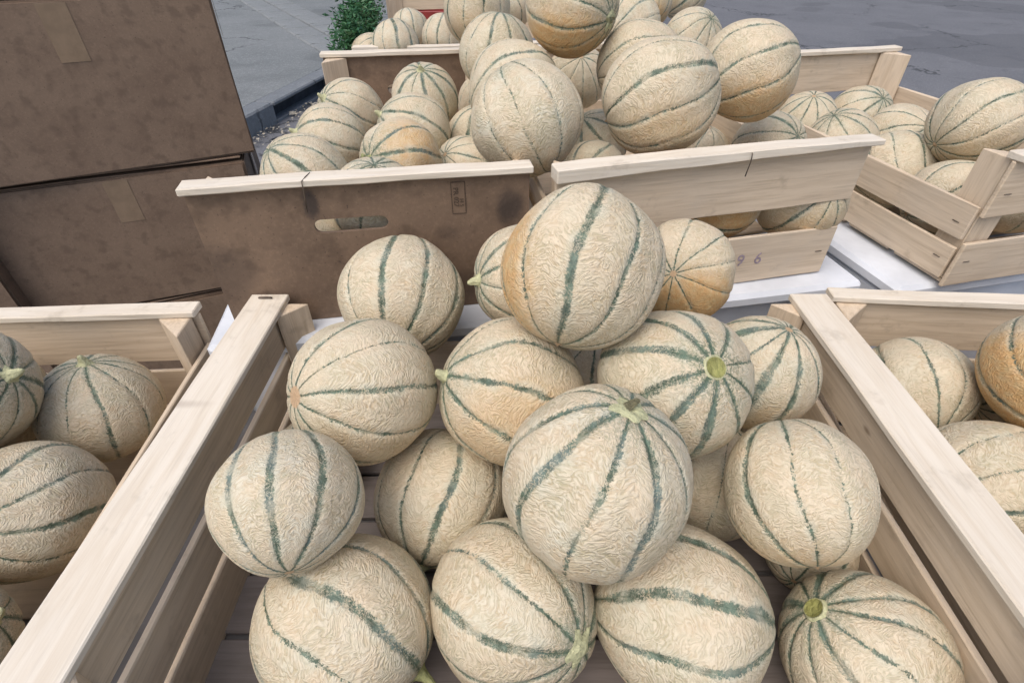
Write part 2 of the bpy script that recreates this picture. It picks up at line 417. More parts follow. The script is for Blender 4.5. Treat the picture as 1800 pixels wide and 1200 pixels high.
# ------------------------------------------------------------------ white polystyrene boxes the rear crates stand on
def white_box(FL, FR, depth, z0, z1, label):
    FL, FR = Vector((*FL, 0)), Vector((*FR, 0)); x = (FR - FL).normalized(); y = Vector((-x.y, x.x, 0)); L = (FR - FL).length
    M = Matrix((x, y, Vector((0, 0, 1)))).transposed().to_4x4(); M.translation = FL + Vector((0, 0, z0))
    r = tag(empty('polystyrene_box', M), label, 'box', 'white boxes under the rear crates')
    H = z1 - z0
    def bx(name, a, b, bev=.006):
        c = (Vector(a) + Vector(b)) / 2; d = Vector(b) - Vector(a)
        return link(name, board_mesh(d.x, d.z, d.y, seg=1, bev=bev), M_WHITE, r, Matrix.Translation(c))
    bx('body', (.008, .030, 0), (L - .008, depth - .03, H - .024))
    bx('lid', (0, 0, H - .023), (L, depth, H))
    bx('foot', (.0, .022, .0), (L, .029, .02), .002)
    return r
white_box((-.375, .495), (.018, .555), .70, TZ, .838, 'white polystyrene box under the brown board crate')
white_box((.034, .566), (.52, .66), .72, TZ, .828, 'white polystyrene box under the slatted crate with numbers printed on it')

# ------------------------------------------------------------------ wooden crates
def corner_post(p, inx, iny, z0, z1, s, mat, parent):
    """triangular post in a corner: p the corner, inx / iny unit vectors along the two walls"""
    bm = bmesh.new(); p = Vector((p[0], p[1], 0)); P = [p, p + inx * s, p + iny * s]
    b = [bm.verts.new((q.x, q.y, z0)) for q in P]; t = [bm.verts.new((q.x, q.y, z1)) for q in P]
    bm.faces.new(b); bm.faces.new(t)
    for i in range(3): bm.faces.new((b[i], b[(i + 1) % 3], t[(i + 1) % 3], t[i]))
    bmesh.ops.recalc_face_normals(bm, faces=bm.faces)
    bmesh.ops.bevel(bm, geom=list(bm.edges), offset=.0012, segments=1, affect='EDGES')
    c = p + inx * s * .4 + iny * s * .4 + Vector((0, 0, (z0 + z1) / 2))
    T = Matrix.Translation(c) @ Matrix.Rotation(R(-90), 4, 'Y')
    me = mesh('post', bm); me.transform(T.inverted())
    return link('corner_post', me, mat, parent, parent.matrix_world.inverted() @ T)

def panel_mesh(L, H, T, hole=None):
    """upright hardboard panel, X length, Z height, with a slot cut through for a handle"""
    cu = bpy.data.curves.new('panel', 'CURVE'); cu.dimensions = '2D'; cu.fill_mode = 'BOTH'; cu.extrude = T / 2
    def poly(pts):
        sp = cu.splines.new('POLY'); sp.points.add(len(pts) - 1); sp.use_cyclic_u = True
        for q, (x, y) in zip(sp.points, pts): q.co = (x, y, 0, 1)
    poly([(-L / 2, -H / 2), (L / 2, -H / 2), (L / 2, H / 2), (-L / 2, H / 2)])
    if hole:
        cx, cz, hl, hr = hole
        pts = []
        for k in range(9): a = -math.pi / 2 + math.pi * k / 8; pts.append((cx + hl + hr * math.cos(a), cz + hr * math.sin(a)))
        for k in range(9): a = math.pi / 2 + math.pi * k / 8; pts.append((cx - hl + hr * math.cos(a), cz + hr * math.sin(a)))
        poly(pts)
    o = bpy.data.objects.new('tmp', cu); C.objects.link(o)
    dg = bpy.context.evaluated_depsgraph_get(); me = bpy.data.meshes.new_from_object(o.evaluated_get(dg))
    bpy.data.objects.remove(o); bpy.data.curves.remove(cu)
    me.transform(Matrix.Rotation(R(90), 4, 'X')); me.materials.clear()
    return me

def staple(parent, at, ax, h=.03):
    """bent wire over a rail; `at` is the top middle of the rail's front edge"""
    at = Vector(at); f = Vector((ax.y, -ax.x, 0))                    # f faces the viewer
    pts = [at - f * .020 + ax * .006 + Vector((0, 0, .0016)), at - f * .008 + ax * .003 + Vector((0, 0, .002)), at + f * .0015 + Vector((0, 0, .001)), at + f * .0022 - Vector((0, 0, .008)), at + f * .002 - ax * .002 - Vector((0, 0, h))]
    return link('wire_staple', tube_mesh(pts, .0007, 6), M_WIRE, parent, parent.matrix_world.inverted())

ST_ME = tube_mesh([(-.005, 0, -.004), (-.005, 0, 0), (.005, 0, 0), (.005, 0, -.004)], .0006, 5)
def slat_staples(parent, p0, p1, z, T):
    d = (p1 - p0).normalized(); nn = Vector((d.y, -d.x, 0))
    for p in (p0 + d * .018, p1 - d * .018):
        for s_ in (-1, 1):
            M = Matrix((d, Vector((0, 0, 1)), nn * s_ if False else nn * s_)).transposed().to_4x4(); M.translation = Vector((p.x, p.y, z + random.uniform(-.006, .006))) + nn * s_ * (T / 2 + .0006)
            link('staple', ST_ME, M_WIRE, parent, parent.matrix_world.inverted() @ M)
def slat_wall(parent, p0, p1, bands, T, mat, name='slat'):
    for (z0, z1) in bands:
        board(name, (p0.x, p0.y, (z0 + z1) / 2), (p1.x, p1.y, (z0 + z1) / 2), z1 - z0, T, mat, parent, seg=6, bow=random.uniform(-.0015, .0015))
        slat_staples(parent, p0, p1, (z0 + z1) / 2, T)

def crate(name, label, FL, FR, RR, RL, z0, z1, style, side_z, group=None, cat='crate', rear_top=None):
    FL, FR, RR, RL = [Vector((*p, 0)) for p in (FL, FR, RR, RL)]
    ctr = (FL + FR + RR + RL) / 4
    x = (FR - FL).normalized()
    M = Matrix((x, Vector((-x.y, x.x, 0)), Vector((0, 0, 1)))).transposed().to_4x4(); M.translation = ctr + Vector((0, 0, z0))
    r = tag(empty(name, M), label, cat, group)
    inv = r.matrix_world.inverted()
    H = z1 - z0
    xr = (RR - RL).normalized(); yl = (RL - FL).normalized(); yr = (RR - FR).normalized()
    # floor boards
    n = 6
    for k in range(n):
        f0 = (k + .06) / n; f1 = (k + .94) / n; fm = (f0 + f1) / 2
        a = FL.lerp(RL, fm); b = FR.lerp(RR, fm); w_ = (FL.lerp(RL, f1) - FL.lerp(RL, f0)).length
        Mb, L = basis((a.x, a.y, z0 + .006), (b.x, b.y, z0 + .006), (0, 0, 1))
        link('floor_board', board_mesh(L - .012, .005, w_, seg=1), M_POP, r, inv @ Mb)
    # posts
    s = .042
    for p, ix, iy in ((FL, x, yl), (FR, -x, yr), (RR, -xr, -yr), (RL, xr, -yl)):
        q = p + ix * .007 + iy * .007
        corner_post(q, ix, iy, z0 + .010, (rear_top if rear_top and p in (RR, RL) else z1) - .0095, s, M_POP, r)
    # sides
    for a, b in ((FL, RL), (FR, RR)):
        d = (b - a).normalized()
        slat_wall(r, a + d * .006, b - d * .006, side_z, .006, M_POP, 'side_slat')
    return r, inv, x, FL, FR, RR, RL

# brown board crate (left)
AZ0, AZ1 = .839, 1.026
A, Ainv, ax, FL, FR, RR, RL = crate('board_crate', 'brown hardboard crate with a handle slot and white top rail, full of melons', (-.352, .540), (.020, .602), (-.055, 1.275), (-.392, 1.222), AZ0, AZ1, 'board', ((.855, .895), (.905, .955)))
Lf = (FR - FL).length
mid = (FL + FR) / 2
Mx = Matrix((ax, Vector((-ax.y, ax.x, 0)), Vector((0, 0, 1)))).transposed().to_4x4()
Hp = AZ1 - .0085 - AZ0
Mp = Mx.copy(); Mp.translation = Vector((mid.x, mid.y, AZ0 + Hp / 2))
front = link('front_panel', panel_mesh(Lf, Hp, .0045, (-.0215, .0395, .0335, .0085)), M_HBS, A, Ainv @ Mp)
rm = (RL + RR) / 2; Lr = (RR - RL).length
Mr = basis((RL.x, RL.y, AZ0 + Hp / 2), (RR.x, RR.y, AZ0 + Hp / 2), (0, 0, 1))[0]
link('rear_panel', panel_mesh(Lr, Hp, .0045, (0, .0225, .037, .0105)), M_HB, A, Ainv @ Mr)
board('top_rail', FL + Vector((0, 0, AZ1 - .004)) - ax * .002, FR + Vector((0, 0, AZ1 - .004)) + ax * .003, .008, .024, M_POPW, A, seg=8, bow=.0012)
board('top_rail', RL + Vector((0, 0, AZ1 - .004)) - ax * .004, RR + Vector((0, 0, AZ1 - .004)), .008, .026, M_POPW, A, seg=8)
fv = Vector((ax.y, -ax.x, 0))
staple(A, FL.lerp(FR, .335) + fv * .0125 + Vector((0, 0, AZ1)), ax, .034)
# printed stamp on the panel: a box outline and small figures reading downwards
def strip(parent, c, w_, h_, mat, name='stamp_line'):
    M = Mx.copy(); M.translation = c
    me = board_mesh(w_, h_, .0005, seg=1, bev=.0001)
    return link(name, me, mat, parent, parent.matrix_world.inverted() @ M)
def print_text(parent, txt, M, size, mat, name, bold=False):
    cu = bpy.data.curves.new('t', 'FONT'); cu.body = txt; cu.size = size; cu.extrude = .0002; cu.align_x = 'CENTER'; cu.align_y = 'CENTER'; cu.resolution_u = 2
    if bold: cu.offset = size * .02
    o = bpy.data.objects.new('tmp', cu); C.objects.link(o)
    dg = bpy.context.evaluated_depsgraph_get(); me = bpy.data.meshes.new_from_object(o.evaluated_get(dg))
    bpy.data.objects.remove(o); bpy.data.curves.remove(cu); me.materials.clear()
    return link(name, me, mat, parent, parent.matrix_world.inverted() @ M)
def on_front(u, z, off=.0027): return mid + ax * u + fv * off + Vector((0, 0, z))
sx0, sx1, sz0, sz1 = .0965, .1125, .972, 1.0105
for (u, z, w_, h_) in (((sx0 + sx1) / 2, sz1, sx1 - sx0 + .001, .0014), ((sx0 + sx1) / 2, sz0, sx1 - sx0, .0008), (sx0, (sz0 + sz1) / 2, .0008, sz1 - sz0), (sx1, (sz0 + sz1) / 2, .0014, sz1 - sz0)):
    strip(A, on_front(u, z), w_, h_, M_INK)
Mt = Mx @ Matrix.Rotation(R(90), 4, 'X') @ Matrix.Rotation(R(-90), 4, 'Z')
M1 = Mt.copy(); M1.translation = on_front(sx0 + .005, (sz0 + sz1) / 2 + .001); print_text(A, 'PR 027', M1, .0082, M_INK, 'stamp_lettering', True)
M2 = Mt.copy(); M2.translation = on_front(sx0 + .0112, (sz0 + sz1) / 2 - .006); print_text(A, 'H 5', M2, .0068, M_INK, 'stamp_lettering')

# pale slatted crate (right)
BZ0, BZ1 = .829, 1.025
B, Binv, bx_, FLb, FRb, RRb, RLb = crate('slatted_crate', 'pale wooden slatted crate with worn numbers printed on its bottom slat', (.050, .592), (.462, .688), (.305, 1.36), (-.045, 1.272), BZ0, BZ1, 'slat', ((.845, .895), (.92, .965)))
fb = Vector((bx_.y, -bx_.x, 0))
slat_wall(B, FLb, FRb, ((.8305, .905),), .006, M_POP, 'front_slat')
board('front_slat', FLb + Vector((0, 0, .980)), FRb + Vector((0, 0, .982)), .072, .006, M_POP, B, seg=8, bow=-.003)
slat_wall(B, RLb, RRb, ((.8305, .905), (.94, 1.012)), .006, M_POP, 'rear_slat')
M, L = basis(FLb + fb * .004 + Vector((0, 0, BZ1 - .006)) - bx_ * .003, FRb + fb * .004 + Vector((0, 0, BZ1 - .004)) + bx_ * .003, (0, 0, 1))
link('top_rail', board_mesh(L, .017, .026, bow=.002, taper=.010, seg=10), M_POPW, B, Binv @ M)
board('top_rail', RLb + Vector((0, 0, BZ1 - .005)), RRb + Vector((0, 0, BZ1 - .005)), .010, .024, M_POPW, B)
staple(B, FLb.lerp(FRb, .56) + fb * .018 + Vector((0, 0, BZ1 + .002)), bx_, .026)
Mb = Matrix((bx_, Vector((-bx_.y, bx_.x, 0)), Vector((0, 0, 1)))).transposed().to_4x4() @ Matrix.Rotation(R(90), 4, 'X')
for txt, u in (('3', .192), ('9', .212), ('6', .240)):
    Mq = Mb.copy(); Mq.translation = FLb + bx_ * (u + .067) + fb * .0034 + Vector((0, 0, .868)); print_text(B, txt, Mq, .026, M_INKM, 'printed_number')

# front crate: low slatted crate with tall corner posts
D = tag(empty('melon_crate', Matrix.Translation((.035, .31, TF))), 'low slatted crate in front, tall corner posts, heaped with the largest melons', 'crate')
Dinv = D.matrix_world.inverted()
DL, DR_, DF, DB = -.285, .352, .095, .538
dz0 = TF + .001
for k in range(7):
    y = DF + .03 + k * (DB - DF - .06) / 6
    Mq, L = basis((DL, y, dz0 + .006), (DR_, y, dz0 + .006), (0, 0, 1)); link('floor_board', board_mesh(L, .006, .058, seg=1), M_CRATEFLOOR, D, Dinv @ Mq)
X, Y = Vector((1, 0, 0)), Vector((0, 1, 0))
for (px_, py_, ix, iy) in ((DL, DB, X, -Y), (DR_, DB, -X, -Y), (DL, DF, X, Y), (DR_, DF, -X, Y)):
    corner_post(Vector((px_, py_, 0)) + ix * .006 + iy * .006, ix, iy, dz0 + .01, .879, .030, M_POP, D)
for xx, sgn in ((DL, 1), (DR_, -1)):
    slat_wall(D, Vector((xx, DF + .004, 0)), Vector((xx, DB - .004, 0)), ((dz0 + .004, .756), (.766, .815), (.830, .8775)), .007, M_POP, 'side_slat')
    Mq, L = basis((xx - sgn * .012, DF - .008, .8825), (xx - sgn * .012, DB + .004, .8825), (0, 0, 1))
    link('top_rail', board_mesh(L, .008, .046, seg=6), M_POPW, D, Dinv @ Mq)
for yy in (DF, DB):
    slat_wall(D, Vector((DL + .004, yy, 0)), Vector((DR_ - .004, yy, 0)), ((dz0 + .004, .750), (.762, .812)), .007, M_POP, 'end_slat')
pts = [(DL - .022, DB - .006, .8872), (DL - .020, DB - .007, .8885), (DL - .008, DB - .007, .8885), (DL - .006, DB - .006, .8872)]
link('wire_staple', tube_mesh(pts, .0012, 6), M_WIRE, D, Dinv)

def slat_crate(label, FL, FR, RR, RL, z0, z1, name='slatted_crate', group=None, rear_top=None):
    r, inv, x, FL, FR, RR, RL = crate(name, label, FL, FR, RR, RL, z0, z1, 'slat', ((z0 + .012, z0 + .06), (z0 + .072, z0 + .12)), group, rear_top=rear_top)
    for a, b, zt in ((FL, FR, z1), (RL, RR, rear_top or z1)):
        slat_wall(r, a, b, ((z0 + .002, z0 + .07), (zt - .085, zt - .0095)), .006, M_POP, 'end_slat')
        board('top_rail', a + Vector((0, 0, zt - .0045)), b + Vector((0, 0, zt - .0045)), .009, .024, M_POPW, r)
    return r
def rect(cx, cy, w_, d_, yaw):
    c, s_ = math.cos(R(yaw)), math.sin(R(yaw)); f = lambda u, v: (cx + u * c - v * s_, cy + u * s_ + v * c)
    return f(-w_ / 2, -d_ / 2), f(w_ / 2, -d_ / 2), f(w_ / 2, d_ / 2), f(-w_ / 2, d_ / 2)
# crate behind the brown one, and the one behind the pale one
slat_crate('pale crate at the back left, beside the bunch of green herbs', (-.352, 1.315), (-.035, 1.335), (-.06, 1.90), (-.378, 1.875), .839, 1.022, rear_top=1.106)
slat_crate('pale crate at the back right, almost hidden by the heaped melons', (.005, 1.42), (.36, 1.49), (.28, 2.02), (-.03, 1.98), .829, 1.012)
for (x0, x1, y0, y1, lab) in ((-.40, -.02, 1.30, 1.96, 'white polystyrene box under the crate at the back left'), (0.0, .40, 1.42, 2.03, 'white polystyrene box under the crate at the back right')):
    white_box((x0, y0), (x1, y0 + .02), y1 - y0, TZ, .828, lab)
# neighbours to either side
slat_crate('pale crate of melons left of the big front crate', *rect(-.585, .305, .40, .46, 3), TF + .001, .865, 'melon_crate')
slat_crate('pale crate of melons right of the big front crate', *rect(.60, .335, .40, .46, -4), TF + .001, .865, 'melon_crate')
slat_crate('pale crate of melons right of the printed crate', *rect(.735, .98, .38, .60, 13), .829, 1.022)
white_box((.56, .64), (.98, .735), .70, TZ, .828, 'white polystyrene box under the rightmost rear crate')
# red plastic crate far behind
def red_crate(cx, cy, z):
    r = tag(empty('plastic_crate', Matrix.Translation((cx, cy, z))), 'red plastic crate glimpsed behind the crate at the back left', 'crate')
    for (a, b) in (((-.2, -.15), (.2, -.15)), ((-.2, .15), (.2, .15)), ((-.2, -.147), (-.2, .147)), ((.2, -.147), (.2, .147))):
        for zz in (.05, .145):
            Mq, L = basis((a[0], a[1], zz), (b[0], b[1], zz), (0, 0, 1)); link('side_panel', board_mesh(L, .085, .006, seg=1), M_RED, r, Mq)
    Mq, L = basis((-.2, 0, .006), (.2, 0, .006), (0, 0, 1)); link('floor_panel', board_mesh(L, .006, .29, seg=1), M_RED, r, Mq)
    return r
table(-.42, .55, 2.08, 2.7, .80, 'grey trestle table at the very back under the red crate')
red_crate(-.16, 2.26, .801)

# cardboard boxes stacked on the road at the left
def carton(cx, cy, z, w_, d_, h_, yaw, label):
    M = Matrix.Translation((cx, cy, z)) @ Matrix.Rotation(R(yaw), 4, 'Z')
    r = tag(empty('cardboard_box', M), label, 'box', 'cardboard boxes stacked on the road')
    bm = bmesh.new(); bmesh.ops.create_cube(bm, size=1); bmesh.ops.scale(bm, vec=(w_, d_, h_), verts=bm.verts)
    bmesh.ops.subdivide_edges(bm, edges=bm.edges[:], cuts=5, use_grid_fill=True)
    for v in bm.verts:
        n_ = mnoise.noise_vector(v.co * 4 + Vector((cx * 9, cy, z * 7))) * .006; v.co += n_
    bmesh.ops.bevel(bm, geom=[e for e in bm.edges if e.calc_face_angle(0) > .9], offset=.004, segments=2, affect='EDGES')
    link('body', mesh('carton', bm, False), M_CARD, r, Matrix.Translation((0, 0, h_ / 2)))
    link('front_sheet', panel_mesh(w_ - .006, h_ - .01, .004), M_CARD, r, Matrix.Translation((0, -d_ / 2 - .007, h_ / 2)))
    for sgn in (-1, 1):
        link('flap', board_mesh(w_ - .004, .004, d_ / 2 - .004, seg=3), M_CARD, r, Matrix.Translation((0, sgn * d_ / 4, h_ + .008)) @ Matrix.Rotation(sgn * R(.8), 4, 'X'))
    link('tape', board_mesh(w_ - .002, .0006, .05, seg=1, bev=.0001), M_TAPE, r, Matrix.Translation((0, 0, h_ + .0125)))
    link('tape', board_mesh(.055, .11, .0006, seg=1, bev=.0001), M_TAPE, r, Matrix.Translation((.01, -d_ / 2 - .0096, h_ - .062)))
    link('tape', board_mesh(.0006, .12, .05, seg=1, bev=.0001), M_TAPE, r, Matrix.Translation((w_ / 2 + .007, 0, h_ - .06)))
    return r
cx0 = -1.07
for k, (yaw, lab) in enumerate(((24, 'bottom brown cardboard box of the stack nearest the kerb'), (21, 'middle brown cardboard box of the stack nearest the kerb'), (26, 'top brown cardboard box of the stack nearest the kerb'))):
    carton(cx0 - .02 * (k % 2), 1.50, .002 + k * .375, .62, .46, .36, yaw, lab)
for k, (yaw, lab) in enumerate(((18, 'bottom brown cardboard box of the stack farther left'), (23, 'middle brown cardboard box of the stack farther left'), (19, 'top brown cardboard box of the stack farther left'))):
    carton(-1.62 - .02 * (k % 2), 1.22, .002 + k * .375, .60, .46, .36, yaw, lab)

# bunch of green herbs standing beside the rear crate
H = tag(empty('herb_bunch', Matrix.Translation((-.412, 1.60, TZ))), 'bunch of dark green feathery herbs standing beside the back left crate', 'herbs')
rg = np.random.default_rng(3)
V = []; F = []; tone = []
bms = bmesh.new()
for st in range(520):
    y0 = rg.uniform(-.17, .24); x0 = rg.normal(0, .014)
    base = Vector((x0 * .5, y0 * .6, .0)); tip = Vector((-.035 - .10 * y0 + .045 + rg.normal(0, .016), y0 + rg.normal(0, .05), rg.uniform(.26, .42)))
    tn = rg.uniform(0, 1)
    for j in range(100):
        f_ = .2 + .8 * j / 100
        p = base.lerp(tip, f_) + Vector(rg.normal(0, .009, 3))
        d = Vector(rg.normal(0, 1, 3)).normalized(); d.z = abs(d.z) * .5 + .1
        sd = d.cross(Vector(rg.normal(0, 1, 3))).normalized()
        l_, w_ = rg.uniform(.009, .020), rg.uniform(.0016, .0036)
        i0 = len(V)
        V += [p, p + d * l_ * .5 + sd * w_, p + d * l_, p + d * l_ * .55 - sd * w_]
        F.append((i0, i0 + 1, i0 + 2, i0 + 3)); tone += [min(1, max(0, tn * .6 + rg.uniform(0, .4)))] * 4
me = bpy.data.meshes.new('leaves'); me.from_pydata([tuple(v) for v in V], [], F)
at_ = me.attributes.new('leaf_tone', 'FLOAT', 'POINT'); at_.data.foreach_set('value', tone)
lv = link('leaves', me, M_LEAF, H, Matrix()); lv['kind'] = 'stuff'
for k in range(14):
    y0 = rg.uniform(-.22, .26)
    link('stem', tube_mesh([(rg.normal(0, .006), y0 * .5, 0), (rg.normal(0, .008), y0 * .6, .15), (rg.normal(.005, .008), y0 * .7, .26)], [.003, .0025, .001], 5), M_STEM, H, Matrix())

# ------------------------------------------------------------------ melons
def melon_mesh(seed, nlon=168, nlat=104, n=10):
    rg = np.random.default_rng(seed)
    sut = np.arange(n) * 2 * np.pi / n + rg.uniform(-.09, .09, n); sut[0] = 0
    tone_s = rg.uniform(.35, 1.2, n); tone_s[rg.integers(1, n)] = .3; tone_s[0] = 1.05
    t = np.linspace(0, np.pi, nlat + 1)[1:-1]; ph = np.arange(nlon) * 2 * np.pi / nlon
    T, PH = np.meshgrid(t, ph, indexing='ij')
    # sutures wander a little along their length
    wob = .035 * np.sin(T * 2.3 + seed) + .02 * np.sin(T * 5.1 + 2 * seed)
    D = np.abs((PH[..., None] - wob[..., None] - sut + np.pi) % (2 * np.pi) - np.pi)
    k = D.argmin(-1); dm = D.min(-1)
    u = np.clip(dm / (np.pi / n), 0, 1.25)
    sn = np.sin(T)
    du = dm * sn
    lump = np.zeros_like(T); 
    X0 = np.stack([sn * np.cos(PH), sn * np.sin(PH), np.cos(T)], -1)
    for j in range(7):
        v = rg.normal(0, 1, 3); v /= np.linalg.norm(v); lump += rg.normal(0, .0085) * np.cos(rg.uniform(1.5, 4) * (X0 @ v) * 2 + rg.uniform(0, 6))
    el = rg.uniform(.97, 1.05)
    r = 1 + lump + .010 * (1 - u ** 2) * sn - .021 * np.exp(-(du / .040) ** 2) * np.clip(sn * 2, 0, 1)
    r -= .030 * np.exp(-(T / .13) ** 2) + .022 * np.exp(-((np.pi - T) / .13) ** 2)
    r += .016 * np.exp(-((np.pi - T) / .05) ** 2)
    P = X0 * r[..., None]; P[..., 2] *= el
    q = np.sqrt(np.clip(sn, .02, 1))
    wk = np.stack([np.cos(PH) * q * 1.05, np.sin(PH) * q * 1.05, T * 2.1 + np.where(T > 1.3, -1, 1) * 0 + 0.30 * u], -1)
    verts = np.concatenate([[[0, 0, el * (1 - .030)]], P.reshape(-1, 3), [[0, 0, -el * (1 - .006)]]])
    m = nlat - 1
    idx = lambda i, j: 1 + i * nlon + (j % nlon)
    faces = [(0, idx(0, j), idx(0, j + 1)) for j in range(nlon)]
    faces += [(idx(i, j), idx(i + 1, j), idx(i + 1, j + 1), idx(i, j + 1)) for i in range(m - 1) for j in range(nlon)]
    last = 1 + m * nlon
    faces += [(idx(m - 1, j), last, idx(m - 1, j + 1)) for j in range(nlon)]
    me = bpy.data.meshes.new('melon'); me.from_pydata(verts.tolist(), [], faces)
    me.polygons.foreach_set('use_smooth', [True] * len(me.polygons))
    def put(name, arr, a, b, typ='FLOAT'):
        at = me.attributes.new(name, typ, 'POINT')
        full = np.concatenate([np.atleast_1d(a).reshape(1, -1), arr.reshape(last - 1, -1), np.atleast_1d(b).reshape(1, -1)])
        at.data.foreach_set('vector' if typ == 'FLOAT_VECTOR' else 'value', full.astype(np.float32).ravel())
    put('suture', du, 0., 0.); put('colat', T, 0., np.pi); put('suture_tone', tone_s[k], .8, .8)
    put('wrinkle', wk, [0., 0., 0.], [0., 0., np.pi * 2.1], 'FLOAT_VECTOR')
    me.materials.append(M_RIND)
    me['el'] = float(el)
    return me
MELON = [melon_mesh(11 + 3 * k, n=(10, 10, 11, 10, 10, 9)[k]) for k in range(6)]

def stem_mesh(kind):
    rg = np.random.default_rng(len(kind) * 7)
    bm = bmesh.new(); n = 20
    def ring(r, z, lob=0, jit=0, off=(0, 0)):
        return [bm.verts.new((off[0] + (r + lob * math.cos(5 * a) + rg.normal(0, jit)) * math.cos(a), off[1] + (r + lob * math.cos(5 * a) + rg.normal(0, jit)) * math.sin(a), z)) for a in [2 * math.pi * i / n for i in range(n)]]
    if kind == 'stub':      # short peduncle with a flared foot, tapering to a dried tip
        rs = [ring(.150, .950, .030, .006), ring(.105, .985, .016, .005), ring(.082, 1.01, .008, .003), ring(.072, 1.05, .006, .003, (.006, 0)), ring(.060, 1.095, .005, .003, (.018, .004)), ring(.046, 1.13, .004, .004, (.030, .008)), ring(.030, 1.155, .004, .004, (.040, .010)), ring(.012, 1.16, .002, .002, (.042, .011))]
    elif kind == 'long':    # longer, curved peduncle
        rs = [ring(.13, .945, .025, .004), ring(.085, .99, .012, .003), ring(.060, 1.05, .005), ring(.050, 1.13, .004, 0, (.018, 0)), ring(.046, 1.22, .004, .002, (.05, .01)), ring(.050, 1.30, .003, .003, (.095, .02)), ring(.040, 1.315, .002, .002, (.10, .022))]
    elif kind == 'cap':     # flat pale cap left where the stem broke off flush
        rs = [ring(.20, .950, .045, .02), ring(.15, .978, .03, .012), ring(.115, .992, .01, .006), ring(.085, 1.004, .004, .004), ring(.05, 1.010, 0, .004), ring(.02, 1.008)]
    elif kind == 'scar':    # clean round scar where the stem slipped off
        rs = [ring(.165, .945, .012, .006), ring(.145, .985, .006, .004), ring(.128, .990, .003, .003), ring(.112, .972, .003, .003), ring(.07, .955), ring(.045, .962, 0, .004), ring(.030, .985, 0, .003)]
    elif kind == 'torn':    # ragged pale star left by a torn stem
        rs = [ring(.19, .952, .04, .03), ring(.14, .976, .03, .018), ring(.10, .985, .01, .008), ring(.05, .975, 0, .005), ring(.02, .972)]
    for a, b in zip(rs, rs[1:]):
        for i in range(n): bm.faces.new((a[i], a[(i + 1) % n], b[(i + 1) % n], b[i]))
    bm.faces.new(rs[-1])
    bmesh.ops.recalc_face_normals(bm, faces=bm.faces)
    return mesh('stem_' + kind, bm, True)
STEM = {k: stem_mesh(k) for k in ('stub', 'long', 'scar', 'torn', 'cap')}
for k, m in (('stub', M_STEMP), ('long', M_STEM), ('scar', M_STEMP), ('torn', M_STEMP), ('cap', M_STEMP)): STEM[k].materials.append(m)
def flap_mesh():            # the curled dry remnant on the torn scar
    bm = bmesh.new(); rows = []
    for i in range(6):
        f_ = i / 5; rows.append([bm.verts.new((-.07 + .19 * f_, (-.06 + .12 * j / 3) * (1 - .65 * f_) + .03 * f_ * f_, .984 + .062 * math.sin(f_ * 2.4) + .010 * math.cos(j * 2.1) * f_)) for j in range(4)])
    for a, b in zip(rows, rows[1:]):
        for j in range(3): bm.faces.new((a[j], a[j + 1], b[j + 1], b[j]))
    bmesh.ops.solidify(bm, geom=bm.faces[:], thickness=.007)
    bmesh.ops.recalc_face_normals(bm, faces=bm.faces)
    return mesh('flap', bm, True)
FLAP = flap_mesh(); FLAP.materials.append(M_DRY)
def bowl_mesh():
    bm = bmesh.new(); n = 18; rs = []
    for r_, z in ((.125, .992), (.095, .984), (.06, .980), (.02, .984)): rs.append([bm.verts.new((r_ * math.cos(6.2832 * i / n), r_ * math.sin(6.2832 * i / n), z)) for i in range(n)])
    for a, b in zip(rs, rs[1:]):
        for i in range(n): bm.faces.new((a[i], a[(i + 1) % n], b[(i + 1) % n], b[i]))
    bm.faces.new(rs[-1]); bmesh.ops.recalc_face_normals(bm, faces=bm.faces)
    return mesh('scar_bowl', bm, True)
BOWL = bowl_mesh(); BOWL.materials.append(M_OLIVE)

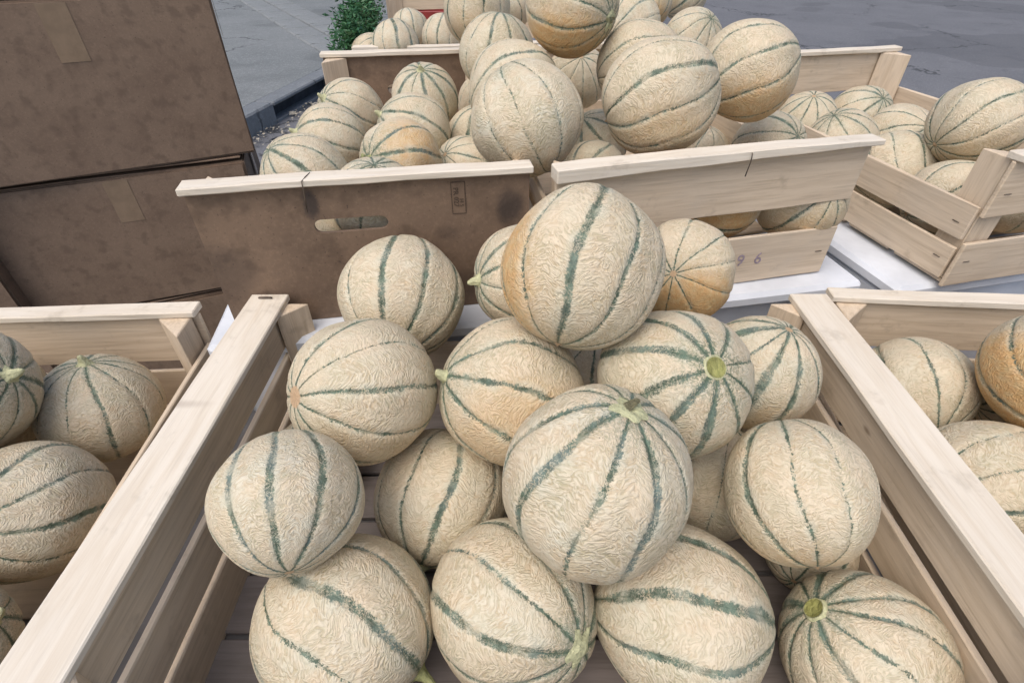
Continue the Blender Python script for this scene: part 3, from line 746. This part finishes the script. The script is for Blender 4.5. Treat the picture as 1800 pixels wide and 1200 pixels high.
Uc = Vector((0, math.sin(R(PITCH)), math.cos(R(PITCH))))
def view_vec(c, v):
    """direction given as (right, down, towards the camera) seen from the camera's place, as a world vector"""
    wv = (CAM - c).normalized(); r = (Vector((1, 0, 0)) - wv * wv.x).normalized(); u = wv.cross(r)
    return (r * v[0] - u * v[1] + wv * v[2]).normalized()
cnt = [0]
def melon(c, rad, end, pole, label, stripe=None, stem=None, var=0, ripe=.12, wid=.085, green=.5, pale=.35, patch=None, group=None, scar=.07, psize=1.0):
    c = Vector(c); pole = list(pole)
    if len(pole) == 2: pole.append(math.sqrt(max(0, 1 - pole[0] ** 2 - pole[1] ** 2)))
    p = view_vec(c, pole); z = p if end == 'S' else -p
    if stripe is None: a = random.uniform(0, 6.3); sv_ = Vector((math.cos(a), math.sin(a), .3))
    else: sv_ = view_vec(c, (stripe[0], stripe[1], math.sqrt(max(.02, 1 - stripe[0] ** 2 - stripe[1] ** 2))))
    x = (sv_ - z * sv_.dot(z)).normalized(); y = z.cross(x)
    M = Matrix((x, y, z)).transposed().to_4x4() @ Matrix.Scale(rad, 4); M.translation = c
    me = MELON[var]
    o = bpy.data.objects.new('melon', me); C.objects.link(o); o.matrix_world = M
    cnt[0] += 1
    o['seed'] = float(cnt[0] * 3.17 % 23); o['ripe'] = float(ripe); o['stripe'] = float(wid); o['green'] = float(green); o['pale'] = float(pale); o['scar'] = float(scar)
    pv = view_vec(c, (*patch[:2], patch[2])) if patch else -Uc
    pl = (M.to_3x3().inverted() @ pv).normalized(); o['patch'] = [float(q) * psize for q in pl]
    tag(o, label, 'melon', group)
    if stem:
        Ms = Matrix.Translation((0, 0, {'scar': .020, 'torn': .012, 'cap': .010}.get(stem, 0))) @ Matrix.Scale(me['el'], 4, (0, 0, 1)) @ Matrix.Rotation(random.uniform(0, 6), 4, 'Z')
        st = link('stem', STEM[stem], None, o, Ms)
        if stem == 'torn': link('dry_flap', FLAP, None, st, Matrix.Rotation(.8, 4, 'Z'))
        if stem == 'scar': link('stem_scar', BOWL, None, st, Matrix.Translation((0, 0, .004)))
    return o
POS = {
    'a':(-0.1251,0.5010,0.9078,0.0702), 'b':(0.0190,0.5082,0.9299,0.0610), 'c':(0.0617,0.4054,1.0043,0.0703),
    'd':(0.1973,0.5274,0.9271,0.0580), 'e':(-0.1424,0.3654,0.8948,0.0698), 'f':(-0.0005,0.3734,0.8841,0.0719),
    'g':(0.1499,0.3608,0.9081,0.0700), 'h':(0.2601,0.4164,0.8705,0.0600), 'i':(0.0647,0.2514,0.9075,0.0714),
    'j':(-0.1755,0.2455,0.8895,0.0560), 'k':(-0.0723,0.3296,0.7743,0.0694), 'l':(-0.1409,0.2003,0.7776,0.0726),
    'm':(0.0010,0.2137,0.7822,0.0709), 'n':(0.1446,0.2071,0.7814,0.0740), 'o':(0.2452,0.2716,0.8649,0.0600),
    'p':(0.2183,0.3551,0.7686,0.0636), 'q':(0.0831,0.4441,0.8048,0.0664), 'a1':(-0.1521,0.9829,0.9982,0.0572),
    'a2':(-0.2948,1.0231,0.9635,0.0570), 'a3':(-0.2898,0.8662,0.9626,0.0570), 'a4':(-0.2770,0.6906,0.9709,0.0570),
    'a5':(-0.1570,0.8694,0.9758,0.0592), 'a6':(-0.1587,0.7534,0.9699,0.0598), 'a7':(-0.1744,0.6422,0.9618,0.0558),
    'a8':(-0.0658,0.8091,0.9288,0.0591), 'a9':(-0.0570,0.9322,0.9439,0.0570), 'a10':(-0.0486,1.0891,0.9578,0.0570),
    'b1':(0.0187,0.7022,1.0438,0.0700), 'b2':(0.0043,0.8595,1.0397,0.0700), 'b3':(-0.0263,1.0204,1.0614,0.0640),
    'b4':(-0.0665,1.1733,1.1083,0.0620), 'b5':(0.0866,0.9094,1.1449,0.0680), 'b6':(0.1863,0.7102,1.0686,0.0700),
    'b7':(0.1967,0.9027,1.0645,0.0660), 'b8':(0.3399,0.8365,1.0717,0.0680), 'b9':(0.3754,1.2508,1.0452,0.0580),
    'b10':(0.2493,1.2636,1.0681,0.0560), 'b12':(0.4160,1.5209,1.0959,0.0540), 'b11':(0.3119,1.4302,1.0918,0.0540),
    'b13':(0.1361,0.8733,0.9066,0.0559), 'b14':(0.1559,0.9831,0.9221,0.0581), 'b15':(0.3525,0.9868,0.9004,0.0500),
    'b16':(0.4339,0.9072,0.9397,0.0570), 'b17':(0.2989,0.7268,0.9301,0.0600), 'b18':(0.4270,0.7406,0.9240,0.0631),
    'b19':(0.1263,1.1179,1.0020,0.0580), 'c1':(-0.2704,1.6139,1.0081,0.0500), 'c2':(-0.2638,1.3530,1.0154,0.0535),
    'c3':(-0.1698,1.4871,1.0098,0.0520), 'c4':(-0.3343,1.4171,0.9803,0.0505), 'c5':(-0.0043,1.5535,1.0689,0.0520),
}
GD, GA, GB, GC = 'melons heaped in the front crate', 'melons in the brown board crate', 'melons heaped on the pale printed crate', 'melons in the crates at the back'
# key: end shown (S stem, B blossom), its pole as seen (right, down), label, then details
SPEC = {
 'a': ('B', (-.12, .90), 'melon leaning on the brown board below its handle slot, near-vertical green stripes', dict(stripe=(-.30, -.2), var=0, wid=0.057, group=GD)),
 'b': ('S', (-.88, .04), 'small melon half hidden behind the topmost one, stem pointing left', dict(stem='stub', var=1, wid=0.049, group=GD)),
 'c': ('B', (-.28, .93), 'topmost big melon of the front heap, orange left flank, stripes meeting at its bottom', dict(stripe=(-.03, -.10), var=3, wid=0.057, ripe=1.0, psize=.95, patch=(-.98, .08, -.05), pale=.25, group=GD)),
 'd': ('B', (-.16, .04), 'orange melon in front of the printed slat, its dimpled blossom end facing out', dict(stripe=(-.05, -.5), var=4, wid=0.029, ripe=1.0, patch=(.15, .85, .5), green=.1, pale=.1, group=GD)),
 'e': ('B', (-.83, .09), 'melon beside the left corner post with dark stripes fanning from a round tan blossom scar', dict(scar=.145, stripe=(.12, .0), var=0, wid=0.040, ripe=.35, pale=.1, group=GD)),
 'f': ('S', (-.88, -.20), 'melon in the middle of the heap, pale cut stem pointing left, orange beneath', dict(stripe=(.0, -.06), stem='stub', var=5, wid=0.043, ripe=.45, patch=(.2, .75, .6), pale=.15, group=GD)),
 'g': ('S', (.50, -.18), 'melon with a clean round olive stem scar facing out and green freckles round it', dict(stripe=(.48, .27), stem='scar', var=4, wid=0.071, ripe=.15, green=.8, pale=.4, group=GD)),
 'h': ('B', (.5, -.70), 'melon at the right behind the scarred one, with a broad dark green blotch', dict(stripe=(.05, .25), var=2, wid=0.091, ripe=.4, green=.8, group=GD)),
 'i': ('S', (.37, -.68), 'biggest front melon, ragged pale green star where its stem was torn off', dict(stripe=(.52, .24), stem='torn', var=1, wid=0.054, ripe=.15, pale=.7, green=.5, group=GD)),
 'j': ('B', (.10, .92), 'melon against the left side of the front crate, under the one with the tan scar', dict(stripe=(.34, .05), var=4, wid=0.057, pale=.7, group=GD)),
 'k': ('S', (-.28, .94), 'shaded melon in the lower layer, its small stem pointing down between two front ones', dict(stripe=(.02, .05), stem='stub', var=3, wid=0.051, group=GD)),
 'l': ('S', (.86, .50, .06), 'front left melon with one broad blue-green band and its stem at lower right', dict(stripe=(.40, .12), stem='long', var=1, wid=0.066, pale=.6, group=GD)),
 'm': ('S', (.72, .42), 'front middle melon with its pale flat stem cap turned to the lower right', dict(stripe=(-.47, .24), stem='cap', var=3, wid=0.066, pale=.4, green=.7, group=GD)),
 'n': ('B', (-.97, -.12, .08), 'front right melon lying on its side, two long dark stripes running across it', dict(stripe=(0, -.12), var=5, wid=0.068, pale=.35, green=.6, group=GD)),
 'o': ('B', (.10, .97, .1), 'melon at the right side of the front crate with a dark green upright stripe', dict(stripe=(-.56, -.03), var=3, wid=0.049, ripe=.45, pale=.1, group=GD)),
 'p': ('B', (.3, -.9), 'shaded lower melon seen between the torn-stem one and the right side of the crate', dict(var=2, wid=0.040, group=GD)),
 'q': ('B', (.2, -.9), 'melon deep in the dark gap under the topmost melon', dict(var=1, wid=0.040, group=GD)),
 'a1': ('S', (-.06, -.78), 'upright melon at the back of the brown crate, stem on top, broad green stripes', dict(stripe=(.05, .1), stem='stub', var=0, wid=0.075, pale=.7, group=GA)),
 'a2': ('S', (-.80, -.42), 'melon in the back left corner of the brown crate, stem towards the kerb', dict(stripe=(.25, .1), stem='stub', var=1, wid=0.051, pale=.7, group=GA)),
 'a3': ('S', (-.94, -.25, .2), 'melon on the left rim of the brown crate, second from its front', dict(stripe=(.1, -.5), stem='stub', var=2, wid=0.049, pale=.6, group=GA)),
 'a4': ('S', (-.70, -.62, .3), 'melon bulging over the front left corner of the brown crate', dict(stripe=(-.3, -.42), var=3, wid=0.063, pale=.5, group=GA)),
 'a5': ('S', (-.86, -.46, .2), 'melon in the middle of the brown crate in front of the upright one', dict(stripe=(-.05, -.45), stem='stub', var=4, wid=0.049, pale=.4, group=GA)),
 'a6': ('S', (-.72, -.1), 'melon in the brown crate with a rough orange scuff on top', dict(stripe=(.2, .3), stem='long', var=5, wid=0.068, ripe=1.0, patch=(.30, -.38, .75), psize=.62, green=.9, pale=.6, group=GA)),
 'a7': ('S', (0, -.80), 'pale melon just showing over the front rail of the brown crate', dict(stripe=(-.35, -.6), var=0, wid=0.057, pale=.9, group=GA)),
 'a8': ('B', (-.6, -.5), 'melon behind the front rail of the brown crate near its right end', dict(stripe=(-.1, -.5), var=1, wid=0.040, group=GA)),
 'a9': ('S', (.1, -.95), 'striped melon squeezed behind the pale heap at the right of the brown crate', dict(stripe=(-.4, 0), var=2, wid=0.068, pale=.6, group=GA)),
 'a10': ('B', (0, -.9), 'ochre melon mostly hidden at the back right of the brown crate', dict(var=3, wid=0.029, ripe=.7, group=GA)),
 'b1': ('B', (.42, .90, .1), 'big pale melon resting on the gap between the two rear crates', dict(stripe=(.50, -.1), var=4, wid=0.017, green=.7, pale=.8, group=GB)),
 'b2': ('B', (-.90, .30, .2), 'melon right behind the big pale one, a dark stripe over its top', dict(stripe=(.2, -.72), var=5, wid=0.040, ripe=.45, group=GB)),
 'b3': ('S', (.12, -.95, .2), 'melon with several upright stripes left of the orange-bottomed one', dict(stripe=(-.25, -.1), var=0, wid=0.051, pale=.5, group=GB)),
 'b4': ('S', (0, -.96, .15), 'melon at the top edge, upright stripes, behind the upright-striped heap', dict(stripe=(.25, .1), var=1, wid=0.040, ripe=.35, group=GC)),
 'b5': ('S', (.85, .25), 'highest melon of the rear heap with an orange underside and a torn stem at right', dict(stripe=(.0, .38), stem='torn', var=2, wid=0.034, ripe=1.0, patch=(-.1, .85, .4), green=.7, group=GB)),
 'b6': ('B', (-.92, .38, .08), 'big melon heaped behind the pale rail, broad stripes slanting up to the right', dict(stripe=(.05, -.38), var=3, wid=0.051, ripe=.45, pale=.15, group=GB)),
 'b7': ('B', (-.95, .25, .15), 'melon directly behind the one with slanting stripes, only its upper left showing', dict(stripe=(.05, -.6), var=4, wid=0.034, ripe=.6, pale=.1, group=GB)),
 'b8': ('B', (-.88, .44, .15), 'ochre melon at the right end of the rear heap with slanting dark stripes', dict(stripe=(-.05, -.22), var=5, wid=0.034, ripe=.75, pale=.1, group=GB)),
 'b9': ('S', (.55, -.65), 'pale melon against the grey road at the back of the rear heap', dict(var=0, wid=0.029, pale=.9, green=.6, group=GC)),
 'b10': ('B', (-.7, .3), 'pale melon half hidden right of the highest one', dict(stripe=(.0, -.55), var=1, wid=0.040, pale=.7, group=GC)),
 'b12': ('B', (-.6, .7), 'green-striped melon at the top edge beside the grey road', dict(stripe=(.1, .2), var=2, wid=0.063, pale=.6, group=GC)),
 'b11': ('B', (.2, .8), 'small orange melon at the top edge between two pale ones', dict(var=3, wid=0.029, ripe=.9, group=GC)),
 'b13': ('B', (-.55, .55), 'melon just behind the left end of the pale rail, a dark band on it', dict(stripe=(.1, -.55), var=4, wid=0.051, pale=.6, group=GB)),
 'b14': ('S', (-.5, -.7), 'pale melon low in the pale crate, dark stripe, seen between the two big heaped ones', dict(stripe=(.0, -.2), var=5, wid=0.068, pale=.8, group=GB)),
 'b15': ('B', (.2, -.9), 'small melon behind the rail at the wire staple', dict(var=0, wid=0.029, ripe=.4, group=GB)),
 'b16': ('S', (.75, -.3), 'melon behind the rail right of the wire staple', dict(stripe=(-.1, .1), var=1, wid=0.051, ripe=.3, group=GB)),
 'b17': ('B', (-.85, .1), 'orange melon showing through the gap between the front slats', dict(stripe=(.2, .75), var=2, wid=0.046, ripe=1.0, patch=(.0, .75, .6), group=GB)),
 'b18': ('B', (.6, -.2), 'second melon in the gap between the front slats, right of the orange one', dict(var=3, wid=0.046, ripe=.5, group=GB)),
 'b19': ('B', (.1, -.6), 'shaded melon in the dark hollow beneath the highest one', dict(var=4, wid=0.034, group=GB)),
 'c1': ('B', (.15, .95, .2), 'white-looking melon at the back of the rear left crate', dict(stripe=(.25, .0), var=5, wid=0.040, pale=1, group=GC)),
 'c2': ('B', (.1, .95, .2), 'melon with two broad green stripes over the rear rail, next to the herbs', dict(stripe=(.1, -.1), var=0, wid=0.091, pale=.9, group=GC)),
 'c3': ('B', (-.2, .9, .2), 'melon in the rear left crate below the upright-striped one at the top edge', dict(stripe=(-.25, 0), var=1, wid=0.051, pale=.8, group=GC)),
 'c4': ('S', (.5, -.75), 'melon on the edge of the rear left crate with a thin green stem', dict(stem='long', var=2, wid=0.051, pale=.8, group=GC)),
 'c5': ('B', (-.2, -.9), 'pale melon at the top edge just left of the highest one', dict(var=3, wid=0.034, pale=.8, group=GC)),
}
POS['d1'] = (.302, .288, .748, .044); POS['d2'] = (.300, .468, .752, .050); POS['d3'] = (-.232, .405, .752, .047)
SPEC['d1'] = ('B', (-.4, .7), 'small melon low against the right side of the front crate', dict(var=1, wid=.06, group=GD))
SPEC['d2'] = ('B', (.5, .3), 'melon low in the far right corner of the front crate', dict(var=3, wid=.06, group=GD))
SPEC['d3'] = ('B', (-.5, .4), 'small melon low in the far left corner of the front crate', dict(var=5, wid=.06, group=GD))
POS['a11'] = (-.256, .632, .906, .046); POS['r1'] = (.292, .178, .772, .064)
SPEC['a11'] = ('B', (-.9, .1), 'melon seen through the left end of the handle slot', dict(stripe=(.75, -.3), var=2, wid=.07, group=GA))
SPEC['r1'] = ('S', (-.4, -.5), 'melon in the near right corner of the front crate', dict(var=2, wid=.08, stem='scar', group=GD))
for k, (end, pole, label, kw) in SPEC.items():
    p = POS[k]; melon(p[:3], p[3], end, pole, label, **kw)

# melons of the neighbouring crates, beyond the photograph's sides
GE, GH, GG = 'melons in the crate left of the front one', 'melons in the crate right of the front one', 'melons in the crate right of the printed one'
def extra(lst, g):
    for (x, y, z, rad, end, pole, lab, kw) in lst: melon((x, y, z), rad, end, pole, lab, group=g, **kw)
extra([
 (-.475, .165, 0.786, .066, 'S', (.5, -.5), 'melon in the near right corner of the left crate', dict(var=0, wid=0.057, stem='stub')),
 (-.480, .305, 0.787, .067, 'B', (-.7, .3), 'melon halfway along the right side of the left crate', dict(var=1, wid=0.051)),
 (-.495, .445, 0.786, .065, 'S', (-.3, -.8), 'melon in the far right corner of the left crate', dict(var=2, wid=0.051, stem='stub')),
 (-.615, .165, 0.786, .066, 'B', (.6, .5), 'melon in the near middle of the left crate', dict(var=3, wid=0.057)),
 (-.620, .305, 0.786, .066, 'B', (.2, -.8), 'melon under the topmost two of the left crate', dict(var=4, wid=0.046)),
 (-.635, .450, 0.786, .066, 'S', (.7, -.3), 'melon at the far side of the left crate with a long curved stem', dict(var=5, wid=0.051, stem='long')),
 (-.550, .240, 0.876, .066, 'B', (-.5, .6), 'nearer topmost melon of the left crate', dict(var=0, wid=0.057, ripe=.4)),
 (-.560, .380, 0.876, .067, 'S', (.55, -.25), 'farther topmost melon of the left crate, stem turned to the right', dict(var=1, wid=0.057, stem='stub')),
], GE)
extra([
 (.495, .190, 0.788, .066, 'B', (-.5, .5), 'melon in the near left corner of the right crate', dict(var=2, wid=0.057)),
 (.490, .335, 0.788, .066, 'S', (-.7, .2), 'melon halfway along the left side of the right crate', dict(var=3, wid=0.051)),
 (.500, .475, 0.788, .066, 'B', (.3, .8), 'melon in the far left corner of the right crate', dict(var=4, wid=0.051)),
 (.640, .180, 0.788, .067, 'S', (.4, -.6), 'melon in the near right part of the right crate', dict(var=5, wid=0.051)),
 (.632, .325, 0.788, .066, 'B', (.1, .9), 'melon on the right side of the right crate', dict(var=0, wid=0.051)),
 (.645, .465, 0.788, .066, 'B', (-.8, .2), 'melon in the far right corner of the right crate', dict(var=1, wid=0.051, ripe=.5)),
 (.565, .262, 0.881, .067, 'S', (-.45, -.4), 'nearer topmost melon of the right crate, green freckled stem end showing', dict(var=4, wid=0.075, green=.9, stem='scar')),
 (.570, .405, 0.881, .067, 'B', (.25, .9), 'farther topmost melon of the right crate, orange flank', dict(var=3, wid=0.051, ripe=1, patch=(-.6, .3, .6))),
], GH)
extra([
 (0.670, .765, .906, .062, 'B', (-.8, .3), 'front left melon in the rightmost rear crate', dict(var=5, wid=0.046, ripe=.5)),
 (0.795, .795, .906, .062, 'S', (.4, -.7), 'front right melon in the rightmost rear crate', dict(var=0, wid=0.057, stem='stub')),
 (0.655, .895, .906, .062, 'B', (.3, .9), 'second melon along the left of the rightmost rear crate', dict(var=1, wid=0.051)),
 (0.782, .925, .906, .062, 'B', (.5, .5), 'second melon along the right of the rightmost rear crate', dict(var=2, wid=0.051)),
 (0.720, .848, .998, .064, 'B', (-.7, .5), 'top melon of the rightmost rear crate', dict(var=3, wid=0.051, ripe=.3)),
 (0.630, 1.03, .906, .062, 'S', (-.3, -.8), 'third melon along the left of the rightmost rear crate', dict(var=4, wid=0.051)),
 (0.758, 1.06, .906, .062, 'B', (.7, -.3), 'third melon along the right of the rightmost rear crate', dict(var=5, wid=0.051)),
 (0.620, 1.16, .906, .062, 'B', (.1, -.8), 'far left melon in the rightmost rear crate', dict(var=0, wid=0.051)),
 (0.745, 1.19, .906, .062, 'S', (.6, -.6), 'far right melon in the rightmost rear crate', dict(var=1, wid=0.051)),
], GG)
